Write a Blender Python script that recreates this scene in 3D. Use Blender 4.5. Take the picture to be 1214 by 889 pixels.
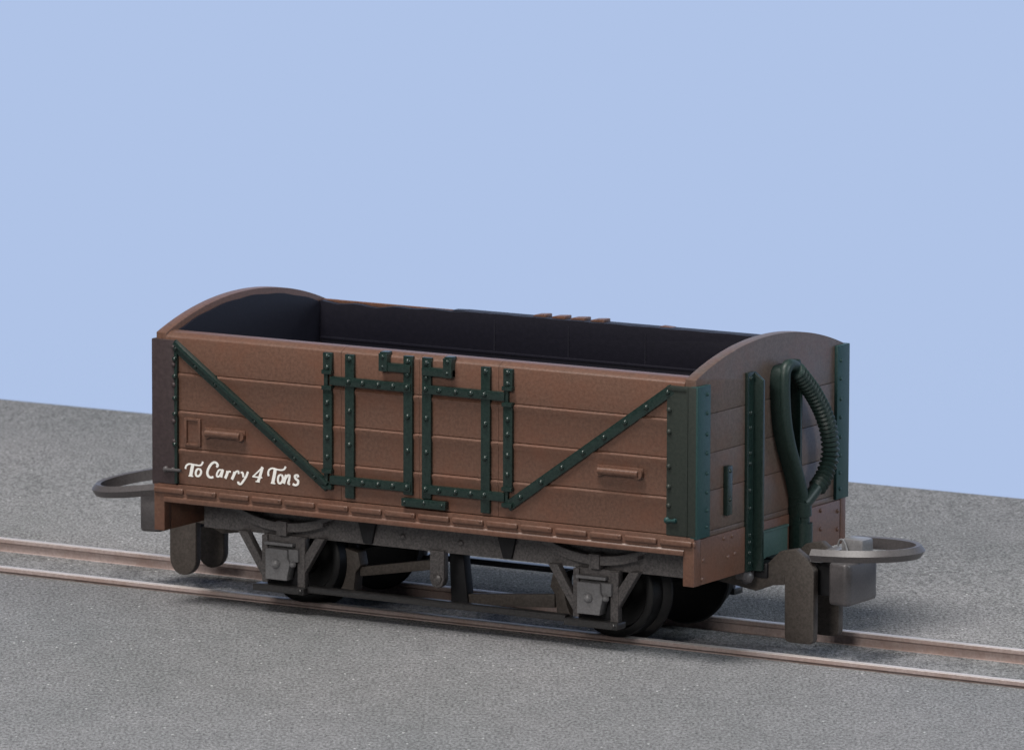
import bpy, bmesh, math, random
from mathutils import Vector, Matrix

for o in list(bpy.data.objects):
    bpy.data.objects.remove(o, do_unlink=True)
random.seed(4)
scn = bpy.context.scene
COL = scn.collection
S = 0.1                      # all shapes are written in model millimetres; one unit is a centimetre

# ------------------------------------------------------------------ camera
cam_d = bpy.data.cameras.new('camera')
cam = bpy.data.objects.new('camera', cam_d); COL.objects.link(cam)
right = Vector((0.85453034, 0.51939352, 0.00287488))
up = Vector((-0.07786054, 0.12262342, 0.98939438))
fwd = Vector((-0.5135325, 0.84569135, -0.1452257))
cam.matrix_world = Matrix((
    (right.x, up.x, -fwd.x, 248.9206703 * S),
    (right.y, up.y, -fwd.y, -408.23655897 * S),
    (right.z, up.z, -fwd.z, 86.22517621 * S),
    (0, 0, 0, 1)))
cam_d.sensor_width = 36
cam_d.lens = 249.35
cam_d.clip_start = 1
cam_d.clip_end = 1000
cam_d.dof.use_dof = True
cam_d.dof.focus_distance = 47.2
cam_d.dof.aperture_fstop = 3.0
scn.camera = cam

# ------------------------------------------------------------------ world and lamps
w = bpy.data.worlds.new('World'); scn.world = w
w.use_nodes = True
w.node_tree.nodes['Background'].inputs[0].default_value = (0.80, 0.86, 1.0, 1)
w.node_tree.nodes['Background'].inputs[1].default_value = 0.05

def lamp(name, loc, target, size, power, col, size_y=None):
    d = bpy.data.lights.new(name, 'AREA')
    d.energy = power; d.color = col; d.size = size
    if size_y:
        d.shape = 'RECTANGLE'; d.size_y = size_y
    o = bpy.data.objects.new(name, d); COL.objects.link(o)
    o.location = loc
    o.rotation_euler = (Vector(target) - Vector(loc)).to_track_quat('-Z', 'Y').to_euler()
    return o
lamp('studio_softbox_overhead', (-5, -15, 38), (-1, 2, 0), 14, 17000, (1.0, 0.96, 0.92))
lamp('studio_softbox_front', (8, -56, 26), (0, 0, 1), 16, 13500, (1.0, 0.95, 0.90))
lamp('added_fill_side', (50, 4, 28), (2, 2, 1), 16, 12500, (0.84, 0.93, 1.0))  # unseen cool fill, added to brighten the end wall and coupling

scn.render.engine = 'CYCLES'
scn.view_settings.view_transform = 'Standard'
scn.view_settings.look = 'None'
scn.view_settings.exposure = 0.0
scn.view_settings.gamma = 1.0
scn.render.resolution_x = 1024
scn.render.resolution_y = 749

# ------------------------------------------------------------------ materials
def srgb(r, g, b):
    f = lambda c: (c / 255 / 12.92) if c / 255 < 0.04045 else ((c / 255 + 0.055) / 1.055) ** 2.4
    return (f(r), f(g), f(b), 1)

def plastic(name, c1, c2, rough=0.5, scale=60, bump=0.15, metal=0.0, spec=0.4, stain=None, stain_amt=0.5):
    """moulded, painted plastic: two close tones in fine speckle, faint orange-peel bump"""
    m = bpy.data.materials.new(name); m.use_nodes = True
    nt = m.node_tree; N = nt.nodes; L = nt.links
    b = N['Principled BSDF']
    tc = N.new('ShaderNodeTexCoord')
    n1 = N.new('ShaderNodeTexNoise'); n1.inputs['Scale'].default_value = scale
    n1.inputs['Detail'].default_value = 6; n1.inputs['Roughness'].default_value = 0.7
    L.new(tc.outputs['Object'], n1.inputs['Vector'])
    r1 = N.new('ShaderNodeValToRGB')
    r1.color_ramp.elements[0].position = 0.36; r1.color_ramp.elements[0].color = c1
    r1.color_ramp.elements[1].position = 0.64; r1.color_ramp.elements[1].color = c2
    L.new(n1.outputs['Fac'], r1.inputs['Fac'])
    col = r1.outputs['Color']
    if stain:
        n2 = N.new('ShaderNodeTexNoise'); n2.inputs['Scale'].default_value = 3.2
        n2.inputs['Detail'].default_value = 5; n2.inputs['Roughness'].default_value = 0.65
        L.new(tc.outputs['Object'], n2.inputs['Vector'])
        r2 = N.new('ShaderNodeValToRGB')
        r2.color_ramp.elements[0].position = 0.45; r2.color_ramp.elements[0].color = (0, 0, 0, 1)
        r2.color_ramp.elements[1].position = 0.72; r2.color_ramp.elements[1].color = (stain_amt,) * 3 + (1,)
        L.new(n2.outputs['Fac'], r2.inputs['Fac'])
        mx = N.new('ShaderNodeMix'); mx.data_type = 'RGBA'
        L.new(r2.outputs['Color'], mx.inputs['Factor'])
        L.new(col, mx.inputs['A']); mx.inputs['B'].default_value = stain
        col = mx.outputs['Result']
    L.new(col, b.inputs['Base Color'])
    b.inputs['Roughness'].default_value = rough
    b.inputs['Metallic'].default_value = metal
    b.inputs['Specular IOR Level'].default_value = spec
    if bump:
        bp = N.new('ShaderNodeBump'); bp.inputs['Strength'].default_value = bump
        bp.inputs['Distance'].default_value = 0.004
        L.new(n1.outputs['Fac'], bp.inputs['Height']); L.new(bp.outputs['Normal'], b.inputs['Normal'])
    return m

M = {}
M['brown'] = plastic('brown_painted_plastic', (0.103, 0.053, 0.036, 1), (0.158, 0.084, 0.059, 1), 0.40, 45, 0.2, spec=0.5,
                     stain=(0.158, 0.064, 0.038, 1), stain_amt=0.6)
M['dullbrown'] = plastic('dull_weathered_brown_plastic', (0.083, 0.058, 0.046, 1), (0.134, 0.097, 0.079, 1), 0.40, 45, 0.2, spec=0.5,
                         stain=(0.145, 0.066, 0.043, 1), stain_amt=0.6)
M['umber'] = plastic('dark_umber_paint', (0.040, 0.028, 0.030, 1), (0.060, 0.043, 0.045, 1), 0.5, 40)
M['green'] = plastic('dark_green_paint', (0.008, 0.020, 0.0175, 1), (0.017, 0.034, 0.029, 1), 0.27, 50, spec=0.5)
M['olive'] = plastic('dark_olive_paint', (0.018, 0.025, 0.021, 1), (0.029, 0.036, 0.030, 1), 0.5, 45)
M['teal'] = plastic('teal_green_paint', (0.012, 0.046, 0.046, 1), (0.022, 0.062, 0.060, 1), 0.42, 50)
M['rubber'] = plastic('dull_green_hose', (0.011, 0.025, 0.022, 1), (0.022, 0.041, 0.036, 1), 0.46, 60, 0.2)
M['plate'] = plastic('grey_green_plate', (0.05, 0.095, 0.085, 1), (0.068, 0.118, 0.104, 1), 0.5, 40)
M['dark_inner'] = plastic('near_black_interior', (0.0080, 0.0080, 0.0145, 1), (0.0115, 0.0110, 0.019, 1), 0.5, 30, spec=0.3)
M['chassis'] = plastic('grey_black_chassis', (0.060, 0.056, 0.057, 1), (0.150, 0.138, 0.136, 1), 0.34, 70, 0.3)
M['iron'] = plastic('lighter_grey_chassis', (0.148, 0.147, 0.152, 1), (0.205, 0.203, 0.210, 1), 0.30, 60, 0.25)
M['shaded_iron'] = plastic('shaded_glossy_iron', (0.018, 0.018, 0.019, 1), (0.042, 0.040, 0.040, 1), 0.28, 60, 0.2, spec=0.6)  # glossy iron, darkened for the weaker light low under the wagon
M['black'] = plastic('black_plastic', (0.006, 0.006, 0.008, 1), (0.012, 0.012, 0.014, 1), 0.5, 40)
M['wheel'] = plastic('dark_wheel_plastic', (0.004, 0.004, 0.005, 1), (0.009, 0.009, 0.009, 1), 0.42, 60)
M['coupler'] = plastic('grey_coupling_plastic', (0.068, 0.063, 0.065, 1), (0.098, 0.090, 0.093, 1), 0.42, 60, 0.2, spec=0.55)
M['finger'] = plastic('brown_grey_coupling_plastic', (0.045, 0.038, 0.033, 1), (0.085, 0.072, 0.064, 1), 0.5, 60, 0.2)
M['white'] = plastic('white_lettering', (0.86, 0.86, 0.83, 1), (0.92, 0.92, 0.89, 1), 0.5, 30, 0)
M['rail'] = plastic('nickel_silver_rail', (0.33, 0.262, 0.247, 1), (0.46, 0.378, 0.360, 1), 0.5, 40, 0.3, metal=0.0,
                    stain=(0.30, 0.20, 0.165, 1), stain_amt=0.7)
M['railtop'] = plastic('polished_rail_head', (0.62, 0.55, 0.52, 1), (0.78, 0.71, 0.68, 1), 0.5, 40, 0.1, metal=0.5)

def ground_material():
    m = bpy.data.materials.new('fine_grey_grit'); m.use_nodes = True
    nt = m.node_tree; N = nt.nodes; L = nt.links; b = N['Principled BSDF']
    tc = N.new('ShaderNodeTexCoord')
    mp = N.new('ShaderNodeMapping'); mp.vector_type = 'TEXTURE'; mp.inputs['Rotation'].default_value = (0, 0, math.radians(31.3)); mp.inputs['Scale'].default_value = (1, 2.3, 1)
    L.new(tc.outputs['Object'], mp.inputs['Vector'])
    def noise(scale, detail=4, rough=0.6):
        n = N.new('ShaderNodeTexNoise'); n.inputs['Scale'].default_value = scale
        n.inputs['Detail'].default_value = detail; n.inputs['Roughness'].default_value = rough
        L.new(mp.outputs['Vector'], n.inputs['Vector']); return n
    def ramp(src, p0, c0, p1, c1):
        r = N.new('ShaderNodeValToRGB'); e = r.color_ramp.elements
        e[0].position = p0; e[0].color = c0; e[1].position = p1; e[1].color = c1
        L.new(src, r.inputs['Fac']); return r
    def mix(fac, a, bb, mode='MIX'):
        x = N.new('ShaderNodeMix'); x.data_type = 'RGBA'; x.blend_type = mode
        if isinstance(fac, float): x.inputs['Factor'].default_value = fac
        else: L.new(fac, x.inputs['Factor'])
        L.new(a, x.inputs['A'])
        if isinstance(bb, tuple): x.inputs['B'].default_value = bb
        else: L.new(bb, x.inputs['B'])
        return x.outputs['Result']
    fine = noise(50, 3, 0.85); mid = noise(9, 5, 0.65); big = noise(0.55, 4, 0.6)
    base = ramp(fine.outputs['Fac'], 0.32, (0.075, 0.076, 0.078, 1), 0.68, (0.465, 0.465, 0.470, 1)).outputs['Color']
    midr = ramp(mid.outputs['Fac'], 0.3, (0.80, 0.80, 0.80, 1), 0.7, (1, 1, 1, 1)).outputs['Color']
    bigr = ramp(big.outputs['Fac'], 0.3, (0.78, 0.80, 0.80, 1), 0.7, (1, 0.99, 1, 1)).outputs['Color']
    c = mix(1.0, base, midr, 'MULTIPLY'); c = mix(1.0, c, bigr, 'MULTIPLY')
    vo = N.new('ShaderNodeTexVoronoi'); vo.inputs['Scale'].default_value = 34
    L.new(mp.outputs['Vector'], vo.inputs['Vector'])
    sep = N.new('ShaderNodeSeparateColor'); L.new(vo.outputs['Color'], sep.inputs[0])
    rare = N.new('ShaderNodeMath'); rare.operation = 'GREATER_THAN'; rare.inputs[1].default_value = 0.982
    L.new(sep.outputs[0], rare.inputs[0])
    near = N.new('ShaderNodeMath'); near.operation = 'LESS_THAN'; near.inputs[1].default_value = 0.26
    L.new(vo.outputs['Distance'], near.inputs[0])
    both = N.new('ShaderNodeMath'); both.operation = 'MULTIPLY'
    L.new(rare.outputs[0], both.inputs[0]); L.new(near.outputs[0], both.inputs[1])
    c = mix(both.outputs[0], c, (0.55, 0.55, 0.55, 1))
    L.new(c, b.inputs['Base Color'])
    b.inputs['Roughness'].default_value = 0.85
    b.inputs['Specular IOR Level'].default_value = 0.25
    bp = N.new('ShaderNodeBump'); bp.inputs['Strength'].default_value = 0.55; bp.inputs['Distance'].default_value = 0.02
    L.new(fine.outputs['Fac'], bp.inputs['Height']); L.new(bp.outputs['Normal'], b.inputs['Normal'])
    return m
M['ground'] = ground_material()

def backdrop_material():
    m = bpy.data.materials.new('glowing_blue_backdrop'); m.use_nodes = True
    nt = m.node_tree; nt.nodes.clear()
    o = nt.nodes.new('ShaderNodeOutputMaterial'); e = nt.nodes.new('ShaderNodeEmission')
    e.inputs['Color'].default_value = srgb(175, 195, 231); e.inputs['Strength'].default_value = 1.0
    nt.links.new(e.outputs[0], o.inputs[0]); return m
M['lit_backdrop'] = backdrop_material()

# ------------------------------------------------------------------ mesh helpers
class MB:
    """collects shapes (millimetres) and links them as ONE mesh object"""
    def __init__(s): s.bm = bmesh.new()
    def _take(s, t):
        bmesh.ops.recalc_face_normals(t, faces=t.faces[:])
        mp = {v: s.bm.verts.new(v.co) for v in t.verts}
        for f in t.faces:
            try: s.bm.faces.new([mp[v] for v in f.verts])
            except ValueError: pass
        t.free(); return s
    def box(s, x0, x1, y0, y1, z0, z1, b=0.06, seg=2):
        t = bmesh.new()
        v = [t.verts.new((x, y, z)) for x in (x0, x1) for y in (y0, y1) for z in (z0, z1)]
        for q in ((0, 1, 3, 2), (4, 6, 7, 5), (0, 4, 5, 1), (2, 3, 7, 6), (0, 2, 6, 4), (1, 5, 7, 3)):
            t.faces.new([v[i] for i in q])
        if b: bmesh.ops.bevel(t, geom=t.edges[:], offset=b, segments=seg, affect='EDGES', profile=0.6)
        return s._take(t)
    def prism(s, pts, plane, a, c, b=0.05, seg=2):
        t = bmesh.new()
        f = {'xz': lambda p, d: (p[0], d, p[1]), 'yz': lambda p, d: (d, p[0], p[1]), 'xy': lambda p, d: (p[0], p[1], d)}[plane]
        A = [t.verts.new(f(p, a)) for p in pts]; B = [t.verts.new(f(p, c)) for p in pts]
        n = len(pts)
        t.faces.new(A); t.faces.new(B[::-1])
        for i in range(n): t.faces.new((A[i], B[i], B[(i + 1) % n], A[(i + 1) % n]))
        bmesh.ops.recalc_face_normals(t, faces=t.faces[:])
        if b:
            es = [e for e in t.edges if e.calc_face_angle(0) > 0.35]
            bmesh.ops.bevel(t, geom=es, offset=b, segments=seg, affect='EDGES', profile=0.6)
        return s._take(t)
    def plank(s, pts, x0, x1): return s.prism(pts, 'yz', x0, x1, 0)
    def rings(s, R, closed=False, cap=True):
        t = bmesh.new()
        V = [[t.verts.new(p) for p in r] for r in R]; n = len(R[0]); m = len(R)
        for i in range(m if closed else m - 1):
            a, b = V[i], V[(i + 1) % m]
            for k in range(n): t.faces.new((a[k], a[(k + 1) % n], b[(k + 1) % n], b[k]))
        if cap and not closed: t.faces.new(V[0][::-1]); t.faces.new(V[-1])
        return s._take(t)
    def tube(s, path, r, n=14):
        P = [Vector(p) for p in path]; R = []; m = len(P)
        tang = [(P[min(i + 1, m - 1)] - P[max(i - 1, 0)]).normalized() for i in range(m)]
        u = tang[0].orthogonal().normalized()
        for i in range(m):
            u = (u - tang[i] * u.dot(tang[i])).normalized(); v = tang[i].cross(u)
            rr = r[i] if isinstance(r, (list, tuple)) else r
            R.append([P[i] + (u * math.cos(a) + v * math.sin(a)) * rr for a in [2 * math.pi * k / n for k in range(n)]])
        return s.rings(R)
    def sweep(s, path, prof, closed=False):
        """profile (sideways, upward) swept along a nearly level path"""
        P = [Vector(p) for p in path]; R = []; m = len(P)
        for i in range(m):
            a = P[(i - 1) % m] if closed or i else P[i]; b = P[(i + 1) % m] if closed or i < m - 1 else P[i]
            t = (b - a); t.z = 0; t.normalize(); side = Vector((t.y, -t.x, 0))
            R.append([P[i] + side * q[0] + Vector((0, 0, q[1])) for q in prof])
        return s.rings(R, closed)
    def lathe(s, prof, cx, cz, n=48):
        """profile (radius, y) turned about an axle lying along y"""
        R = [[(cx + r * math.cos(2 * math.pi * k / n), y, cz + r * math.sin(2 * math.pi * k / n)) for k in range(n)] for r, y in prof]
        return s.rings(R)
    def rivet(s, p, nrm, r=0.13, h=0.11):
        nrm = Vector(nrm).normalized(); u = nrm.orthogonal().normalized(); v = nrm.cross(u); R = []
        p = Vector(p); n = 8
        for q in (0.0, 0.45, 0.8, 0.97):
            rr = r * math.sqrt(1 - q * q)
            R.append([p + nrm * (h * q - (0.03 if q == 0 else 0)) + (u * math.cos(a) + v * math.sin(a)) * rr
                      for a in [2 * math.pi * k / n for k in range(n)]])
        return s.rings(R)
    def build(s, name, mat, parent=None, sharp=38):
        me = bpy.data.meshes.new(name)
        bmesh.ops.scale(s.bm, vec=(S, S, S), verts=s.bm.verts)
        s.bm.to_mesh(me); s.bm.free()
        me.polygons.foreach_set('use_smooth', [True] * len(me.polygons))
        me.set_sharp_from_angle(angle=math.radians(sharp))
        for m in (mat if isinstance(mat, (list, tuple)) else [mat]): me.materials.append(m)
        o = bpy.data.objects.new(name, me); COL.objects.link(o)
        if parent: o.parent = parent
        return o

def copy_part(o, offset, parent=None):
    """a copy of a part and of its sub-parts, moved by an offset in millimetres"""
    c = o.copy(); COL.objects.link(c); c.parent = parent or o.parent
    c.location = Vector(o.location) + Vector(offset) * S
    for ch in list(o.children):
        d = ch.copy(); COL.objects.link(d); d.parent = c
    return c

def smooth_path(P, n=8, closed=False):
    P = [Vector(p) for p in P]; out = []; m = len(P)
    for i in range(m if closed else m - 1):
        g = (lambda k: P[k % m]) if closed else (lambda k: P[max(0, min(m - 1, k))])
        a, b, c, d = g(i - 1), g(i), g(i + 1), g(i + 2)
        for k in range(n):
            t = k / n
            out.append(0.5 * ((2 * b) + (c - a) * t + (2 * a - 5 * b + 4 * c - d) * t * t + (3 * b - a - 3 * c + d) * t ** 3))
    if not closed: out.append(P[-1])
    return out

# ------------------------------------------------------------------ the setting
def ground():
    mb = MB(); t = bmesh.new()
    prof = [(-460, -0.40), (-5.40, -0.40), (-5.26, -0.46), (-5.22, -0.9), (4.0, -0.92), (5.2, -0.92), (5.3, -0.62),
            (5.5, -0.55), (64.2, -0.9), (65.2, -0.98), (65.7, -1.3), (65.8, -2.2), (65.8, -9), (-460, -9)]
    A = [t.verts.new((-460, y, z)) for y, z in prof]; B = [t.verts.new((460, y, z)) for y, z in prof]
    n = len(prof); t.faces.new(A); t.faces.new(B[::-1])
    for i in range(n): t.faces.new((A[i], B[i], B[(i + 1) % n], A[(i + 1) % n]))
    mb._take(t); o = mb.build('ground', M['ground'], sharp=60); o['kind'] = 'structure'
    o['label'] = 'fine grey gritty baseboard under the track'
ground()
mb = MB(); mb.box(-2600, 1400, 1500, 1520, -900, 1300, 0)
o = mb.build('lit_backdrop', M['lit_backdrop']); o['kind'] = 'structure'; o['label'] = 'plain pale blue backdrop with an added glow'  # blue backdrop board, given a glow of its own

trk = bpy.data.objects.new('railway_track', None); COL.objects.link(trk)
trk['label'] = 'pair of pinkish brown narrow gauge rails set into the grey grit under the wagon'; trk['category'] = 'track'
trk.location = (0, 0, -0.09)
def rail(y):
    mb = MB()
    prof = [(-0.36, -0.03), (-0.30, 0.0), (0.30, 0.0), (0.36, -0.03), (0.36, -0.26), (0.16, -0.40), (0.16, -0.88), (0.5, -0.98), (0.5, -1.3),
            (-0.5, -1.3), (-0.5, -0.98), (-0.16, -0.88), (-0.16, -0.40), (-0.36, -0.26)]
    R = []
    for i in range(93):
        x = -460 + i * 10
        R.append([(x, y + a + 0.012 * math.sin(i * 1.7 + y), z + 0.9) for a, z in prof])
    mb.rings(R)
    o = mb.build('rail', [M['rail'], M['railtop']], trk)
    for p in o.data.polygons:
        if p.normal.z > 0.6 and p.center.z > 0.85 * S: p.material_index = 1
    return o
r0 = rail(-4.9); r0['label'] = 'near rail sunk almost flush in the grit'
r1 = rail(4.9); r1['label'] = 'far rail standing proud of the grit'

# ------------------------------------------------------------------ the wagon
wagon = bpy.data.objects.new('goods_wagon', None); COL.objects.link(wagon)
wagon['label'] = 'brown open model goods wagon with dark green ironwork standing on the rails'
wagon['category'] = 'wagon'

ROWS = [(8.24, 10.75), (10.75, 13.35), (13.35, 15.95), (15.95, 18.7)]
YF = 10.23
def arch(y, top=20.4, R=29.8): return top - (R - math.sqrt(R * R - y * y))

def planks(mb, x0, x1, yo, yi, top=True):
    """four horizontal boards between two outer and inner faces"""
    s = -1 if yo < 0 else 1
    for i, (a, b) in enumerate(ROWS):
        g = 0.02
        lip = [(yo, a + g + 0.03), (yo - s * 0.03, a + g)]
        if i < 3: mb.plank(lip[::-1] + [(yo, a + g + 0.03), (yo, b - 0.50), (yo + s * 0.13, b - 0.18), (yo + s * 0.125, b - 0.13), (yo - s * 0.09, b + 0.015), (yo - s * 0.12, b - 0.01), (yi, b - g), (yi, a + g)][1:], x0, x1)
        else: mb.plank(lip[::-1] + [(yo, b - 0.42), (yo - s * 0.04, b - 0.34), (yo - s * 0.12, b - 0.26), (yo - s * 0.45, b - 0.09), (yo - s * 0.6, b - 0.04), (yi + s * 0.1, b), (yi, b - 0.06), (yi, a + g)], x0, x1)

# side walls
mb = MB()
planks(mb, -20.45, -6.225, -YF, -8.95); planks(mb, 6.225, 20.45, -YF, -8.95)
mb.box(-20.4, 20.4, -9.95, -9.0, 8.0, 18.2, 0.02)
side = mb.build('side_wall', M['brown'], wagon)
mb = MB(); planks(mb, -20.45, 20.45, YF, 9.6)
for a, b in ((-3.28, -2.05), (-1.77, -0.48), (-0.27, 1.09), (1.36, 2.64)):      # tops of the far door latches
    mb.prism([(a, 18.6), (a + 0.35, 18.86), (b - 0.1, 18.92), (b, 18.9), (b, 18.6)], 'xz', 9.5, 10.45, 0.05)
mb.prism([(6.7, 18.62), (7.1, 18.80), (7.9, 18.76), (8.3, 18.62)], 'xz', 9.7, 10.3, 0.03)
mb.build('side_wall', M['brown'], wagon)

# doors in the near side, each with its straps
def strap_rivets(mb, x, zs, y=-YF - 0.24, r=0.21):
    for z in zs: mb.rivet((x, y, z), (0, -1, 0), r, 0.17)
def strap(x, z0, z1, rz, name, parent, wd=0.36):
    mb = MB(); mb.box(x - wd, x + wd, -YF - 0.24, -YF + 0.1, z0, z1, 0.06)
    strap_rivets(mb, x, rz); return mb.build(name, M['green'], parent)
def bar(x0, x1, z, rx, name, parent, h=0.30):
    mb = MB(); mb.box(x0, x1, -YF - 0.36, -YF + 0.1, z - h, z + h, 0.07)
    for x in rx: mb.rivet((x, -YF - 0.36, z + 0.02), (0, -1, 0), 0.21, 0.19)
    return mb.build(name, M['green'], parent)
def door(x0, x1):
    mb = MB(); planks(mb, x0, x1, -YF, -8.95); return mb.build('door', M['brown'], wagon)
dl = door(-6.2, -0.01); dr = door(0.01, 6.2)
mids = [12.15, 14.45]
strap(-5.43, 8.5, 18.3, [18.0] + mids, 'strap', dl); strap(-0.79, 9.15, 18.56, [18.2, 17.3] + mids, 'strap', dl)
strap(0.68, 9.0, 18.56, [18.2, 17.2] + mids, 'strap', dr); strap(5.30, 8.45, 18.3, [18.0] + mids, 'strap', dr)
for z in (16.42, 9.66):
    bar(-6.95, -0.5, z, [-5.43, -4.3, -3.05, -1.9, -0.79], 'hinge_bar', dl)
    bar(0.4, 6.85, z, [0.68, 1.75, 3.05, 4.25, 5.3], 'hinge_bar', dr)
def latch(x0, x1, ux, zu, zb, parent):
    mb = MB(); mb.box(x0, x1, -YF - 0.42, -YF + 0.1, zb - 0.31, zb + 0.27, 0.08)
    mb.box(ux - 0.34, ux + 0.34, -YF - 0.5, -YF + 0.1, zb - 0.33, zu, 0.08)
    mb.rivet((ux, -YF - 0.5, zu - 0.22), (0, -1, 0), 0.16); mb.rivet((ux, -YF - 0.5, zb), (0, -1, 0), 0.13)
    mb.box(ux - 0.3, ux + 0.3, -YF - 0.38, -YF + 0.3, zu - 0.2, zu + 0.1, 0.07)
    return mb.build('latch', M['green'], parent)
latch(-2.95, -0.5, -2.62, 18.62, 17.72, dl); latch(0.4, 2.8, 2.46, 18.66, 17.66, dr)
mb = MB(); mb.box(-1.18, 2.32, -YF - 0.46, -YF + 0.1, 8.38, 8.96, 0.09)
mb.rivet((0.62, -YF - 0.46, 8.75), (0, -1, 0), 0.16); mb.rivet((-0.9, -YF - 0.46, 8.7), (0, -1, 0), 0.12); mb.rivet((2.05, -YF - 0.46, 8.7), (0, -1, 0), 0.12)
mb.build('latch', M['green'], dr)
# hinge posts fixed to the body beside the doors, with open knuckles
for x in (-7.18, 7.05):
    mb = MB(); e = 1 if x < 0 else -1
    for a, b in ((8.95, 9.25), (10.05, 15.85), (16.95, 18.3)): mb.box(x - 0.36, x + 0.36, -YF - 0.26, -YF + 0.1, a, b, 0.06)
    for z in (9.66, 16.42):
        mb.box(x - 0.30, x + 0.02, -YF - 0.24, -YF + 0.05, z - 0.45, z + 0.6, 0.05)
        for q in (-0.52, 0.56): mb.box(x - 0.4, x + 0.4, -YF - 0.40, -YF + 0.1, z + q - 0.15, z + q + 0.15, 0.06)
    strap_rivets(mb, x, [18.05, 14.9, 13.9, 12.5, 11.2, 17.3], -YF - 0.26)
    mb.build('hinge_post', M['green'], wagon)
# diagonal braces: flat bar with a raised spine on the left one
def brace(p, q, nriv, rib):
    mb = MB(); a = Vector((p[0], 0, p[1])); b = Vector((q[0], 0, q[1])); d = (b - a).normalized(); n = Vector((-d.z, 0, d.x))
    if n.z < 0: n = -n
    h = 0.36
    def P(v): return (v.x, v.z)
    mb.prism([P(a + n * h - d * .15), P(b + n * h + d * .1), P(b - n * h + d * .1), P(a - n * h - d * .15)], 'xz', -YF - 0.22, -YF + 0.1, 0.06)
    if rib: mb.prism([P(a + n * h), P(b + n * h), P(b + n * (h - .26)), P(a + n * (h - .26))], 'xz', -YF - 0.5, -YF, 0.05)
    for i in range(nriv):
        t = (i + 0.12) / (nriv - 0.3); c = a + (b - a) * t - n * (0.08 if rib else 0)
        mb.rivet((c.x, -YF - 0.22, c.z), (0, -1, 0), 0.2, 0.18)
    return mb.build('diagonal_brace', M['green'], wagon)
brace((-19.65, 17.85), (-7.25, 9.15), 8, True); brace((19.5, 17.85), (7.1, 9.1), 8, False)

# end walls with arched tops
def end_wall(sx, full):
    mb = MB(); xo = 21.27 * sx; xi = 20.45 * sx
    R = [(8.0, 8.38), (8.38, 11.05), (11.05, 13.55), (13.55, 16.15)]
    for a, b in R: mb.prism([(-10.18, a + .012), (10.18, a + .012), (10.18, b - .012), (-10.18, b - .012)], 'yz', xo, xi, 0.05)
    n = 44; top = [(-10.18 + 20.36 * i / n, arch(-10.18 + 20.36 * i / n)) for i in range(n + 1)]
    mb.prism([(-10.18, 16.162)] + top + [(10.18, 16.162)], 'yz', xo, xi, 0.055)
    o = mb.build('end_wall', M['dullbrown'] if sx > 0 else M['brown'], wagon); return o
ew = end_wall(1, True); end_wall(-1, False)

# near-black skin over the inside faces
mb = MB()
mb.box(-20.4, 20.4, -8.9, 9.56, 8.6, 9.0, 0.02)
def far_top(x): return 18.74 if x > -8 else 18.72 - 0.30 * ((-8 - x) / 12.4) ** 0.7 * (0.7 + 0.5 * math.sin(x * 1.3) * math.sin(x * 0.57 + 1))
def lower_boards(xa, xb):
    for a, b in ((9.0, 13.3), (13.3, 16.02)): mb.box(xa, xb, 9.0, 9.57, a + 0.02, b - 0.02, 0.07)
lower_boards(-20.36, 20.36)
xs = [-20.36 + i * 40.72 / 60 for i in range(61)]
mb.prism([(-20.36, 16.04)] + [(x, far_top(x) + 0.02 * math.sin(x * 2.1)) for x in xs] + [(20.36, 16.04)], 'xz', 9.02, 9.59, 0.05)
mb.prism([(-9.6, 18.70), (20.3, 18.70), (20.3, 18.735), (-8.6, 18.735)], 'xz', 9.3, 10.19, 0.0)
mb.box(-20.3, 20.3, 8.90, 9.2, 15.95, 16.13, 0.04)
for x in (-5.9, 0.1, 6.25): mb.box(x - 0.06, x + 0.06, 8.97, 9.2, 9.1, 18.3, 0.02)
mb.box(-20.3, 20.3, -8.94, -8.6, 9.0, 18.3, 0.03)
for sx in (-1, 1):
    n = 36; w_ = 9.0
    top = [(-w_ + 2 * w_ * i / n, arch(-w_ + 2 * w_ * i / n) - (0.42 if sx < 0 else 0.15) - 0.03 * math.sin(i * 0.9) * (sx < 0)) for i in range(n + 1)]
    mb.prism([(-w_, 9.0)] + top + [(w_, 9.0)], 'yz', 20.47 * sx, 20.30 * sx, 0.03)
mb.build('interior_dark_skin', M['dark_inner'], wagon)

# sill, headstocks
for s in (-1, 1):
    mb = MB()
    ya, yb = (-10.42, -9.55) if s < 0 else (9.55, 10.3)
    mb.prism([(-21.35, 4.93), (-20.5, 4.93), (-20.5, 6.95), (20.5, 6.95), (20.5, 4.93), (21.35, 4.93), (21.35, 8.22), (-21.35, 8.22)], 'xz', ya, yb, 0.07)
    if s < 0:
        mb.prism([(-10.40, 6.95), (-10.54, 6.97), (-10.54, 7.26), (-10.40, 7.42)], 'yz', -20.5, 20.6, 0.05)
        for k in range(-1, 16):
            a = -18.66 + 2.675 * k; mb.box(max(a, -21.3), min(a + 2.45, 21.3), -10.60, -10.3, 7.56, 7.97, 0.13, 3)
            if k % 2 == 0 and k < 14: mb.rivet((a + 2.25, -10.59, 7.86), (0, -1, 0.3), 0.09, 0.07)
    mb.build('sill', M['brown'], wagon)
for s in (-1, 1):
    mb = MB(); a, b = sorted((20.5 * s, 21.33 * s)); mb.box(a, b, -9.53, 9.53, 4.94, 8.0, 0.06)
    if s > 0:
        for y, z in ((-6.46, 7.63), (-5.34, 7.64), (-5.88, 6.3), (-4.98, 6.39), (6.8, 7.62), (9.2, 7.25), (6.82, 6.35), (-9.2, 6.55), (-9.3, 5.3), (9.2, 6.0)):
            mb.rivet((21.33, y, z), (1, 0, 0), 0.17, 0.10)
    mb.build('headstock', M['brown'], wagon)

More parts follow.
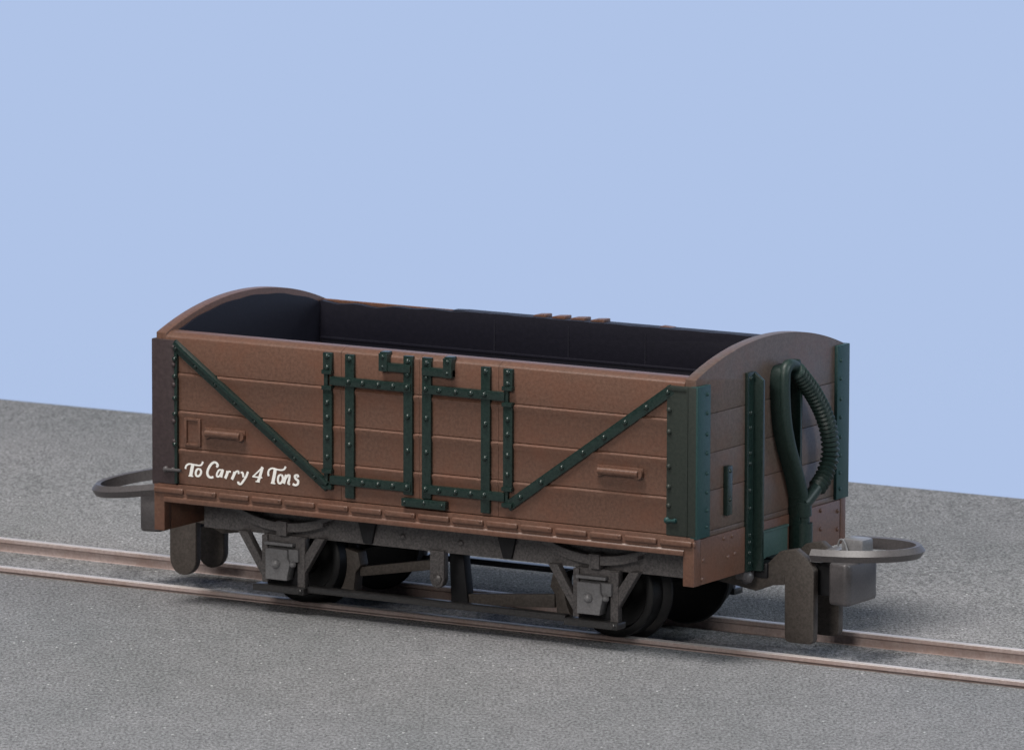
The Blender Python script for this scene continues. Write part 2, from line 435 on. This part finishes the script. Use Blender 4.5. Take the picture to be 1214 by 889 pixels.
# corner plates
def corner(sx, sy, mat_face, mat_leg):
    mb = MB(); xa, xb = sorted((19.55 * sx, 21.50 * sx)) if sx < 0 else (19.22, 21.45)
    ya, yb = sorted((10.44 * sy, 10.0 * sy))
    zt = 18.16 if sy < 0 else 18.6
    mb.box(xa, xb, ya, yb, 8.23, zt, 0.07)
    rx = 19.66 * sx if sx < 0 else 19.42
    if sy < 0:
        for z in (17.7, 16.5, 15.1, 12.6, 11.2) if sx < 0 else (16.55, 15.1, 12.8, 11.45, 10.2): mb.rivet((rx, -10.44, z), (0, -1, 0), 0.2, 0.17)
        if sx > 0: mb.box(20.72, 20.84, -10.50, -10.2, 8.3, 18.1, 0.03); mb.box(19.3, 20.8, -10.52, -10.2, 17.85, 18.12, 0.05)
    o = mb.build('corner_plate', mat_face, wagon)
    mb = MB(); y0, y1 = sorted((10.42 * sy, 8.68 * sy)); x0, x1 = sorted((21.0 * sx, 21.50 * sx))
    if sx > 0 and sy < 0: x1 = 21.56
    mb.box(x0, x1, y0, y1, 8.1, zt + 0.03, 0.07)
    if sx > 0:
        for z in (17.6, 16.35, 14.95, 13.7, 12.35, 11.1, 9.9, 8.8): mb.rivet((x1, 9.15 * sy, z), (1, 0, 0), 0.15, 0.11)
    mb.build('end_flange', mat_leg, o)
    return o
cfr = corner(1, -1, M['olive'], M['teal']); cfl = corner(-1, -1, M['umber'], M['umber'])
corner(1, 1, M['teal'], M['teal']); corner(-1, 1, M['umber'], M['umber'])
cfl['label'] = 'dull umber corner plate without green paint'
mb = MB(); mb.box(-19.62, -19.38, -10.50, -10.2, 8.3, 18.0, 0.05)
for z in (16.9, 15.7, 14.2, 13.1, 11.0): mb.rivet((-19.56, -10.50, z), (0, -1, 0), 0.19, 0.17)
mb.build('green_edging', M['green'], cfl)
for x, par in ((-19.9, cfl), (19.75, cfr)):
    mb = MB(); mb.tube([(x - 0.5, -10.6, 9.22), (x + 0.9 if x < 0 else x + 0.3, -10.62, 9.26)], 0.11, 8)
    mb.rivet((x - 0.45, -10.44, 9.22), (0, -1, 0), 0.24, 0.2); mb.rivet((x + 0.15, -10.44, 9.24), (0, -1, 0), 0.18, 0.22)
    mb.build('lashing_hook', M['coupler'] if x < 0 else M['teal'], par)

# grab handles, label clip
for x0, x1, z in ((-17.25, -13.95, 12.0), (13.85, 17.4, 12.1)):
    mb = MB(); mb.box(x0, x1, -YF - 0.08, -YF + 0.05, z - 0.33, z + 0.36, 0.04)
    mb.tube([(x0 + 0.25, -YF - 0.28, z), (x1 - 0.25, -YF - 0.28, z)], 0.25, 12)
    for x in (x0 + 0.3, x1 - 0.3): mb.tube([(x, -YF + 0.05, z), (x, -YF - 0.36, z)], 0.35, 12)
    mb.build('grab_handle', M['brown'], wagon)
mb = MB(); a, b, c, d = -18.9, -17.55, 10.98, 12.9
mb.box(a, a + 0.22, -YF - 0.16, -YF + 0.05, c, d, 0.05); mb.box(b - 0.22, b, -YF - 0.16, -YF + 0.05, c, d, 0.05)
mb.box(a + .02, b - .02, -YF - 0.14, -YF + 0.05, c - .02, c + 0.18, 0.05); mb.box(a + .02, b - .02, -YF - 0.14, -YF + 0.05, d - 0.18, d + .02, 0.05)
mb.build('label_holder', M['brown'], wagon)

# lettering: To Carry 4 Tons, in pen strokes
STROKES = [
 (0.137, [(-18.873, 9.342), (-18.844, 9.489), (-18.746, 9.618), (-18.528, 9.709), (-18.128, 9.685), (-17.786, 9.666), (-17.586, 9.717), (-17.483, 9.846), (-17.442, 9.955)]),
 (0.243, [(-18.271, 9.658), (-18.329, 9.437), (-18.388, 9.167), (-18.446, 8.898)]),
 (0.106, [(-18.623, 8.882), (-18.235, 8.877)]),
 (0.158, [(-17.73, 9.44), (-17.93, 9.365), (-18.028, 9.126), (-17.972, 8.948), (-17.818, 8.923), (-17.646, 9.063), (-17.588, 9.284), (-17.73, 9.44)]),
 (0.18, [(-16.338, 9.694), (-16.224, 9.78), (-16.292, 9.938), (-16.502, 9.997), (-16.759, 9.836), (-16.988, 9.504), (-17.075, 9.208), (-16.99, 8.999), (-16.791, 8.92), (-16.58, 8.982)]),
 (0.137, [(-15.878, 9.493), (-16.089, 9.504), (-16.266, 9.278), (-16.295, 9.083), (-16.181, 9.026), (-15.993, 9.205), (-15.878, 9.479)]),
 (0.19, [(-15.793, 9.558), (-15.879, 9.287), (-15.954, 9.007)]),
 (0.201, [(-15.407, 9.486), (-15.481, 9.225), (-15.613, 8.96)]),
 (0.137, [(-15.436, 9.291), (-15.293, 9.467), (-15.157, 9.431)]),
 (0.201, [(-14.828, 9.473), (-14.914, 9.226), (-15.068, 8.94)]),
 (0.137, [(-14.857, 9.269), (-14.714, 9.497), (-14.544, 9.541), (-14.499, 9.363)]),
 (0.158, [(-14.34, 9.491), (-14.182, 9.447), (-14.115, 9.166)]),
 (0.158, [(-13.751, 9.58), (-13.894, 9.242), (-14.15, 8.885), (-14.348, 8.676), (-14.513, 8.709), (-14.546, 8.841)]),
 (0.106, [(-12.56, 10.003), (-12.916, 9.662), (-13.33, 9.301)]),
 (0.127, [(-13.386, 9.286), (-12.584, 9.269)]),
 (0.201, [(-12.56, 10.003), (-12.691, 9.585), (-12.833, 9.19), (-12.935, 8.98)]),
 (0.106, [(-13.127, 8.973), (-12.788, 8.955)]),
 (0.137, [(-12.059, 9.424), (-12.098, 9.636), (-12.013, 9.859), (-11.759, 9.99), (-11.365, 9.938), (-11.027, 9.929), (-10.802, 10.01), (-10.678, 10.197)]),
 (0.232, [(-11.534, 9.924), (-11.591, 9.584), (-11.705, 9.087), (-11.716, 8.981)]),
 (0.106, [(-11.885, 8.971), (-11.525, 8.955)]),
 (0.148, [(-11.028, 9.614), (-11.231, 9.52), (-11.31, 9.25), (-11.254, 9.04), (-11.114, 9.005), (-10.944, 9.21), (-10.916, 9.452), (-11.028, 9.609)]),
 (0.19, [(-10.634, 9.633), (-10.719, 9.373), (-10.838, 9.019)]),
 (0.158, [(-10.691, 9.375), (-10.522, 9.595), (-10.37, 9.604), (-10.404, 9.305), (-10.467, 9.07), (-10.332, 9.015)]),
 (0.169, [(-9.663, 9.55), (-9.735, 9.687), (-9.921, 9.633), (-9.876, 9.446), (-9.68, 9.296), (-9.708, 9.088), (-9.905, 8.99), (-10.107, 9.054)]),
]

mb = MB()
for i, (wd, P) in enumerate(STROKES):
    y = -YF - 0.012 - 0.0012 * i
    Q = smooth_path([(x, 0, z) for x, z in P], 6) if len(P) > 2 else [Vector((x, 0, z)) for x, z in P]
    wd *= 0.96
    Lf, Rt = [], []
    for k in range(len(Q)):
        t = (Q[min(k + 1, len(Q) - 1)] - Q[max(k - 1, 0)]).normalized(); n = Vector((-t.z, 0, t.x))
        e = 0.45 * wd
        ww = 0.5 * wd * (0.78 + 0.34 * abs(t.z))
        Lf.append(Q[k] + n * ww); Rt.append(Q[k] - n * ww)
    for k in range(len(Q) - 1):
        f = [mb.bm.verts.new((v.x, y, v.z)) for v in (Rt[k], Rt[k + 1], Lf[k + 1], Lf[k])]; fc = mb.bm.faces.new(f)
bmesh.ops.remove_doubles(mb.bm, verts=mb.bm.verts, dist=0.0004)
ext = bmesh.ops.extrude_face_region(mb.bm, geom=mb.bm.faces[:])
for v in [g for g in ext['geom'] if isinstance(g, bmesh.types.BMVert)]: v.co.y += 0.05
bmesh.ops.recalc_face_normals(mb.bm, faces=mb.bm.faces[:])
lt = mb.build('lettering', M['white'], wagon); lt['label'] = 'white script lettering reading To Carry 4 Tons'

# near end: two angle stanchions, short strap, drawbar plate
XE = 21.27
for s in (-1, 1):
    mb = MB(); a, b = sorted((-3.62 * -s, -2.62 * -s))
    mb.box(XE - 0.1, XE + 0.20, a, b, 4.95, 18.3, 0.05)
    wa, wb = sorted((2.42 * s, 2.72 * s))
    mb.prism([(XE - 0.1, 4.9), (XE + 0.85, 4.95), (XE + 0.85, 17.75), (XE + 0.15, 18.28), (XE - 0.1, 18.28)], 'xz', wa, wb, 0.05)
    for z in (17.9, 15.6, 14.6, 12.9, 12.2, 10.4, 9.2, 7.4, 6.9, 6.2, 5.5): mb.rivet((XE + 0.2, 3.2 * s, z), (1, 0, 0), 0.17, 0.12)
    mb.build('end_stanchion', M['green'], wagon)
mb = MB(); mb.box(XE - 0.1, XE + 0.32, -6.45, -5.75, 9.15, 12.45, 0.07); mb.rivet((XE + .32, -6.1, 12.1), (1, 0, 0), .14); mb.rivet((XE + .32, -6.1, 10.2), (1, 0, 0), .14)
mb.build('end_strap', M['green'], wagon)
mb = MB(); mb.box(XE - 0.1, XE + 0.22, -2.1, 1.95, 5.5, 7.3, 0.05); mb.box(XE, XE + 0.30, -2.15, 2.0, 7.26, 7.42, 0.04)
mb.build('drawbar_plate', M['plate'], wagon)

# vacuum pipe and its ribbed hose
XP = XE + 0.85
mb = MB()
path = smooth_path([(XP, 3.05, 5.9), (XP, 3.04, 7.3), (XP, 2.85, 9.1), (XP, 2.1, 10.9), (XP, 1.09, 12.78), (XP, 0.45, 14.56), (XP, 0.2, 16.3), (XP, 0.17, 17.3),
                    (XP, 0.28, 18.0), (XP, 0.75, 18.33), (XP, 1.5, 18.2), (XP, 2.2, 17.6), (XP, 2.7, 17.0)], 6)
mb.tube(path, 0.41, 16)
mb.tube([(XP, 3.05, 5.75), (XP, 3.04, 7.4)], 0.60, 16); mb.tube([(XP, 3.02, 7.9), (XP, 2.9, 8.9)], 0.56, 16)
web = [Vector((XE, p.y, p.z)) for p in path[2:-10]]
mb.prism([(p.y - 0.42, p.z) for p in web] + [(p.y + 0.22, p.z) for p in web[::-1]], 'yz', XE - 0.1, XP - 0.1, 0)
mb.tube([(XP - 0.1, 3.05, 5.9), (XP - 0.3, 2.7, 5.2), (XP - 0.5, 2.2, 4.8)], 0.26, 10)
mb.prism([(2.55, 18.35), (3.0, 18.45), (3.5, 17.6), (3.2, 17.3)], 'yz', XE - 0.1, XE + 0.5, 0.05)
pipe = mb.build('vacuum_pipe', M['rubber'], wagon)
mb = MB(); hp = smooth_path([(XP + 0.1, 1.5, 17.95), (XP + 0.2, 2.6, 17.05), (XP + 0.3, 3.75, 16.0), (XP + 0.4, 4.9, 14.6), (XP + 0.45, 5.6, 13.2), (XP + 0.45, 5.75, 11.6), (XP + 0.4, 5.05, 10.3), (XP + 0.35, 4.1, 9.6)], 24)
# even rib spacing along the hose
Ls = [0]
for i in range(1, len(hp)): Ls.append(Ls[-1] + (hp[i] - hp[i - 1]).length)
nr = 29; per = 6; pts = []; rad = []
for i in range(nr * per + 1):
    t = Ls[-1] * i / (nr * per); k = 0
    while k < len(Ls) - 2 and Ls[k + 1] < t: k += 1
    f = (t - Ls[k]) / max(1e-6, Ls[k + 1] - Ls[k]); pts.append(hp[k].lerp(hp[k + 1], f))
    rad.append(0.47 + 0.18 * (0.5 - 0.5 * math.cos(2 * math.pi * i / per)))
mb.tube(pts, rad, 16)
mb.tube([pts[-1] - Vector((0, -0.1, -0.1)), (XP + 0.25, 3.4, 9.15), (XP + 0.1, 2.85, 8.7)], 0.46, 14)
mb.build('ribbed_hose', M['rubber'], pipe)

# ------------------------------------------------------------------ chassis
mb = MB(); mb.box(-20.4, 20.4, -9.5, 9.5, 7.2, 7.95, 0.02); mb.build('floor', M['black'], wagon)
for s in (-1, 1):
    mb = MB(); a, b = sorted((7.35 * s, 6.4 * s))
    mb.box(-19.3, 18.8, a, b, 4.85, 7.15, 0.07)
    if s < 0:
        for x in (-3.1, 1.5): mb.rivet((x, -7.35, 5.65), (0, -1, 0), 0.25, 0.18)
    sb = mb.build('solebar', M['chassis'], wagon)
    for x in (-5.85, 5.25):
        mb = MB(); a, b = sorted((7.6 * s, 6.9 * s))
        mb.prism([(x - 0.95, 7.1), (x + 0.85, 7.1), (x + 0.35, 4.95), (x - 0.3, 4.95)], 'xz', a, b, 0.05); mb.build('black_taper', M['black'], sb)  # near-black tapered piece on the solebar

def running_gear(cx, s):
    """axle guard with its axle box, keep and leaf spring"""
    def Y(a, b): return sorted((a * s, b * s))
    mb = MB(); a, b = Y(7.75, 7.2)
    mb.prism([(cx - 1.7, 4.95), (cx + 1.7, 4.95), (cx + 1.7, 3.7), (cx - 1.7, 3.7)], 'xz', a, b, 0.05)
    a2, b2 = Y(7.9, 7.3)
    mb.prism([(cx - 3.75, 5.0), (cx - 3.0, 5.0), (cx - 1.45, 2.55), (cx - 1.7, 1.9)], 'xz', a2, b2, 0.06)
    mb.prism([(cx + 3.3, 5.0), (cx + 2.55, 5.0), (cx + 1.3, 3.2), (cx + 1.6, 2.3)], 'xz', a2, b2, 0.06)
    a3, b3 = Y(7.95, 7.4); mb.box(cx + 1.15, cx + 1.75, a3, b3, 1.5, 4.9, 0.06); mb.box(cx - 1.75, cx - 1.3, a3, b3, 1.6, 4.9, 0.06)
    g = mb.build('axle_guard', M['chassis'], wagon)
    mb = MB(); a, b = Y(7.5, 7.2); mb.box(cx - 1.6, cx + 1.6, a, b, 1.3, 3.75, 0.03); mb.build('guard_shade', M['black'], g)  # black sheet stands in for the shade behind the axle box
    mb = MB(); a, b = Y(8.45, 7.6)
    mb.prism([(cx - 1.15, 4.1), (cx + 0.62, 4.1), (cx + 0.62, 3.5), (cx + 0.85, 3.15), (cx + 0.72, 2.6), (cx + 0.62, 2.2), (cx + 0.62, 1.95), (cx - 1.15, 1.95)], 'xz', a, b, 0.09)
    a, b = Y(8.2, 7.6); mb.box(cx + 0.5, cx + 1.35, a, b, 3.25, 4.12, 0.08); mb.box(cx - 1.4, cx + 0.9, a, b, 4.28, 4.5, 0.05)
    mb.rivet((cx - 0.25, 8.45 * s, 3.08), (0, s, 0), 0.36, 0.34); mb.rivet((cx + 0.95, 8.2 * s, 3.1), (0, s, 0), 0.25, 0.25)
    mb.build('axle_box', M['iron'], g)
    mb = MB(); a, b = Y(8.5, 7.3); mb.box(cx - 2.15, cx + 2.0, a, b, 1.08, 1.55, 0.08); mb.rivet((cx + 1.75, 8.5 * s, 1.35), (0, s, 0), 0.2, 0.15)
    mb.build('axle_keep', M['shaded_iron'], g)
    # leaf spring: laminated bow hung below its ends
    mb = MB(); a, b = Y(8.05, 7.3); n = 20
    for lay, (half, th) in enumerate(((4.9, 0.34), (3.3, 0.30))):
        off = -0.30 * lay
        f = lambda u: 5.7 + 1.35 * (u / 4.9) ** 2 + off
        up_ = [(cx + half * (2 * i / n - 1), f(half * (2 * i / n - 1)) + th / 2) for i in range(n + 1)]
        lo_ = [(cx + half * (2 * i / n - 1), f(half * (2 * i / n - 1)) - th / 2) for i in range(n, -1, -1)]
        mb.prism(up_ + lo_, 'xz', a, b, 0.03)
    mb.box(cx - 0.4, cx + 0.4, *Y(8.2, 7.3), 5.0, 6.0, 0.06)
    mb.build('leaf_spring', M['chassis'], wagon)
for cx in (-12.4, 12.4):
    for s in (-1, 1): running_gear(cx, s)
for s in (-1, 1):
    mb = MB(); a, b = sorted((8.2 * s, 7.45 * s)); mb.box(-10.3, 10.2, a, b, 1.22, 1.68, 0.14)
    mb.build('tie_bar', M['shaded_iron'], wagon)

# wheelsets: axle with two wheels
def wheelset(cx):
    mb = MB(); mb.tube([(cx, -7.3, 3.1), (cx, 7.3, 3.1)], 0.55, 16); ax = mb.build('axle', M['black'], wagon)
    for s in (-1, 1):
        mb = MB(); y = lambda v: v * s
        mb.lathe([(0.6, y(3.75)), (3.5, y(3.75)), (3.62, y(3.86)), (3.6, y(4.02)), (3.4, y(4.2)), (3.13, y(4.35)), (3.08, y(5.55)), (2.95, y(5.65)),
                  (2.6, y(5.65)), (2.5, y(5.5)), (2.45, y(5.2)), (1.2, y(5.15)), (1.1, y(5.6)), (0.6, y(5.65))], cx, 3.1, 56)
        mb.build('wheel', M['wheel'], ax)
wheelset(-12.4); wheelset(12.4)

# brake gear on the near side, and its twin on the far side left to the dark
mb = MB()
mb.prism([(-0.82, 5.0), (0.30, 5.0), (0.30, 3.0), (0.15, 2.6), (-0.25, 2.4), (-0.65, 2.6), (-0.82, 3.0)], 'xz', -7.6, -7.0, 0.07)
mb.rivet((-0.25, -7.6, 3.05), (0, -1, 0), 0.42, 0.22)
hg = mb.build('brake_hanger', M['chassis'], wagon)
mb = MB(); mb.prism([(-0.55, 5.2), (0.5, 5.2), (1.0, 1.0), (-0.35, 1.0)], 'xz', -5.6, -4.7, 0.08); mb.build('brake_lever', M['black'], hg)
mb = MB(); mb.prism([(-7.8, 2.85), (-7.8, 2.2), (-1.1, 3.35), (-1.1, 4.05)], 'xz', -5.4, -4.9, 0.06); mb.build('brake_rod', M['finger'], wagon)
mb = MB(); mb.prism([(0.3, 1.05), (0.3, 1.75), (7.7, 2.45), (7.7, 1.5)], 'xz', -5.4, -4.9, 0.06); mb.build('brake_rod', M['finger'], wagon)
for s in (-1, 1):
    mb = MB(); cx = 12.4
    arc = [(cx - 3.75 * math.cos(a), 3.1 + 3.75 * math.sin(a)) for a in [math.radians(q) for q in range(-32, 22, 6)]]
    out = [(7.75, 3.9), (7.55, 3.0), (7.95, 2.5), (8.1, 1.2)]
    mb.prism([(x * s, z) for x, z in arc + out], 'xz', -5.75, -4.7, 0.06); mb.build('brake_block', M['finger'], wagon)

# couplings
def coupling(s):
    X = lambda a, b: sorted((a * s, b * s))
    mb = MB()
    mb.box(*X(20.9, 24.6), -1.05, 1.05, 4.2, 5.6, 0.1)
    mb.box(*X(24.2, 26.9), -1.0, 1.0, 3.4, 5.9, 0.1)
    mb.box(*X(21.3, 22.3), -2.3, 2.3, 4.4, 5.45, 0.15)
    cp = mb.build('coupling_shank', M['black'], wagon)
    mb = MB(); mb.prism([(26.7 * s, -1.85), (28.1 * s, -2.15), (28.35 * s, -1.8), (28.35 * s, 1.8), (28.1 * s, 2.15), (26.7 * s, 1.85)], 'xy', 3.0, 5.85, 0.28, 3)
    mb.build('coupling_block', M['coupler'], cp)
    for y in (-1.75, 1.75):
        mb = MB(); n = 10; c = 24.62; r = 1.1; ex = 0.3 if s > 0 else 1.0
        sg = lambda v, k: math.copysign(abs(v) ** k, v)
        pts = [(c - r, 5.0)] + [(c - r * sg(math.cos(math.pi * i / n), ex), 1.4 - r * 1.08 * sg(math.sin(math.pi * i / n), ex)) for i in range(n + 1)] + [(c + r, 5.2), (c + 0.5, 6.0), (c - 0.3, 6.55), (c - 1.5, 6.3), (c - 2.4, 5.4), (c - 2.9, 4.95), (c - 6.5, 4.9), (c - 6.5, 3.9), (c - 3.3, 3.45), (c - r - 0.9, 3.95), (c - r, 4.05)]
        mb.prism([(x * s, z) for x, z in pts], 'xz', y - 0.33, y + 0.33, 0.09); mb.build('coupling_tail', M['finger'], cp)
    # loop: level hoop of bevelled section, tip bowed outward
    zt0, zt1 = (6.35, 6.75) if s > 0 else (6.75, 5.25)
    P = []
    hw = 3.1 if s > 0 else 3.25; xt = 5.0 if s > 0 else 5.6
    for x in (26.1, 26.4, 26.7) if s > 0 else (25.2, 26.0, 26.7): P.append((x, -hw))
    for i in range(17):
        a = -math.pi / 2 + math.pi * i / 16
        P.append((27.3 + xt * abs(math.cos(a)) ** 0.95, hw * math.sin(a)))
    for x in (26.7, 26.4, 26.1) if s > 0 else (26.7, 26.0, 25.2): P.append((x, hw))
    roll = 0.0 if s > 0 else 0.10
    path = [(x * s, y, zt0 + (zt1 - zt0) * (x - 23.2) / 9.5 + roll * (y + 3.5)) for x, y in P]
    if s < 0: path = path[::-1]
    mb = MB(); mb.sweep(smooth_path(path, 3), [(-0.24, -0.40), (-0.28, 0.36), (0.04, 0.41), (0.34, 0.02), (0.06, -0.42)])
    mb.build('coupling_loop', M['coupler'], cp)
    mb = MB(); mb.box(*(X(27.0, 28.7) if s > 0 else X(26.4, 27.7)), -0.8, 0.8, 5.8, 7.35 if s > 0 else 7.0, 0.3); mb.box(*X(25.3, 26.2), -1.9, 1.9, 5.75, 6.3, 0.1)
    mb.build('coupling_hook', M['iron'] if s > 0 else M['coupler'], cp)
    if s > 0:
        mb = MB(); mb.tube(smooth_path([(27.0, -1.1, 6.9), (27.15, -1.1, 7.3), (27.45, -1.1, 7.2), (27.75, -1.15, 6.5)], 4), 0.075, 8)
        mb.build('hook_edge_highlight', M['iron'], cp)  # thin tube added to imitate the bright highlight along the hook's edge
coupling(1); coupling(-1)
mb = MB(); mb.rivet((21.1, -2.9, 4.5), (0.6, -0.8, 0), 0.5, 0.4); mb.rivet((21.2, -2.3, 5.1), (0.6, -0.8, 0), 0.35, 0.35); mb.box(20.6, 21.3, -3.6, -1.5, 4.4, 4.95, 0.1)
mb.build('drawbar_bolt', M['coupler'], wagon)
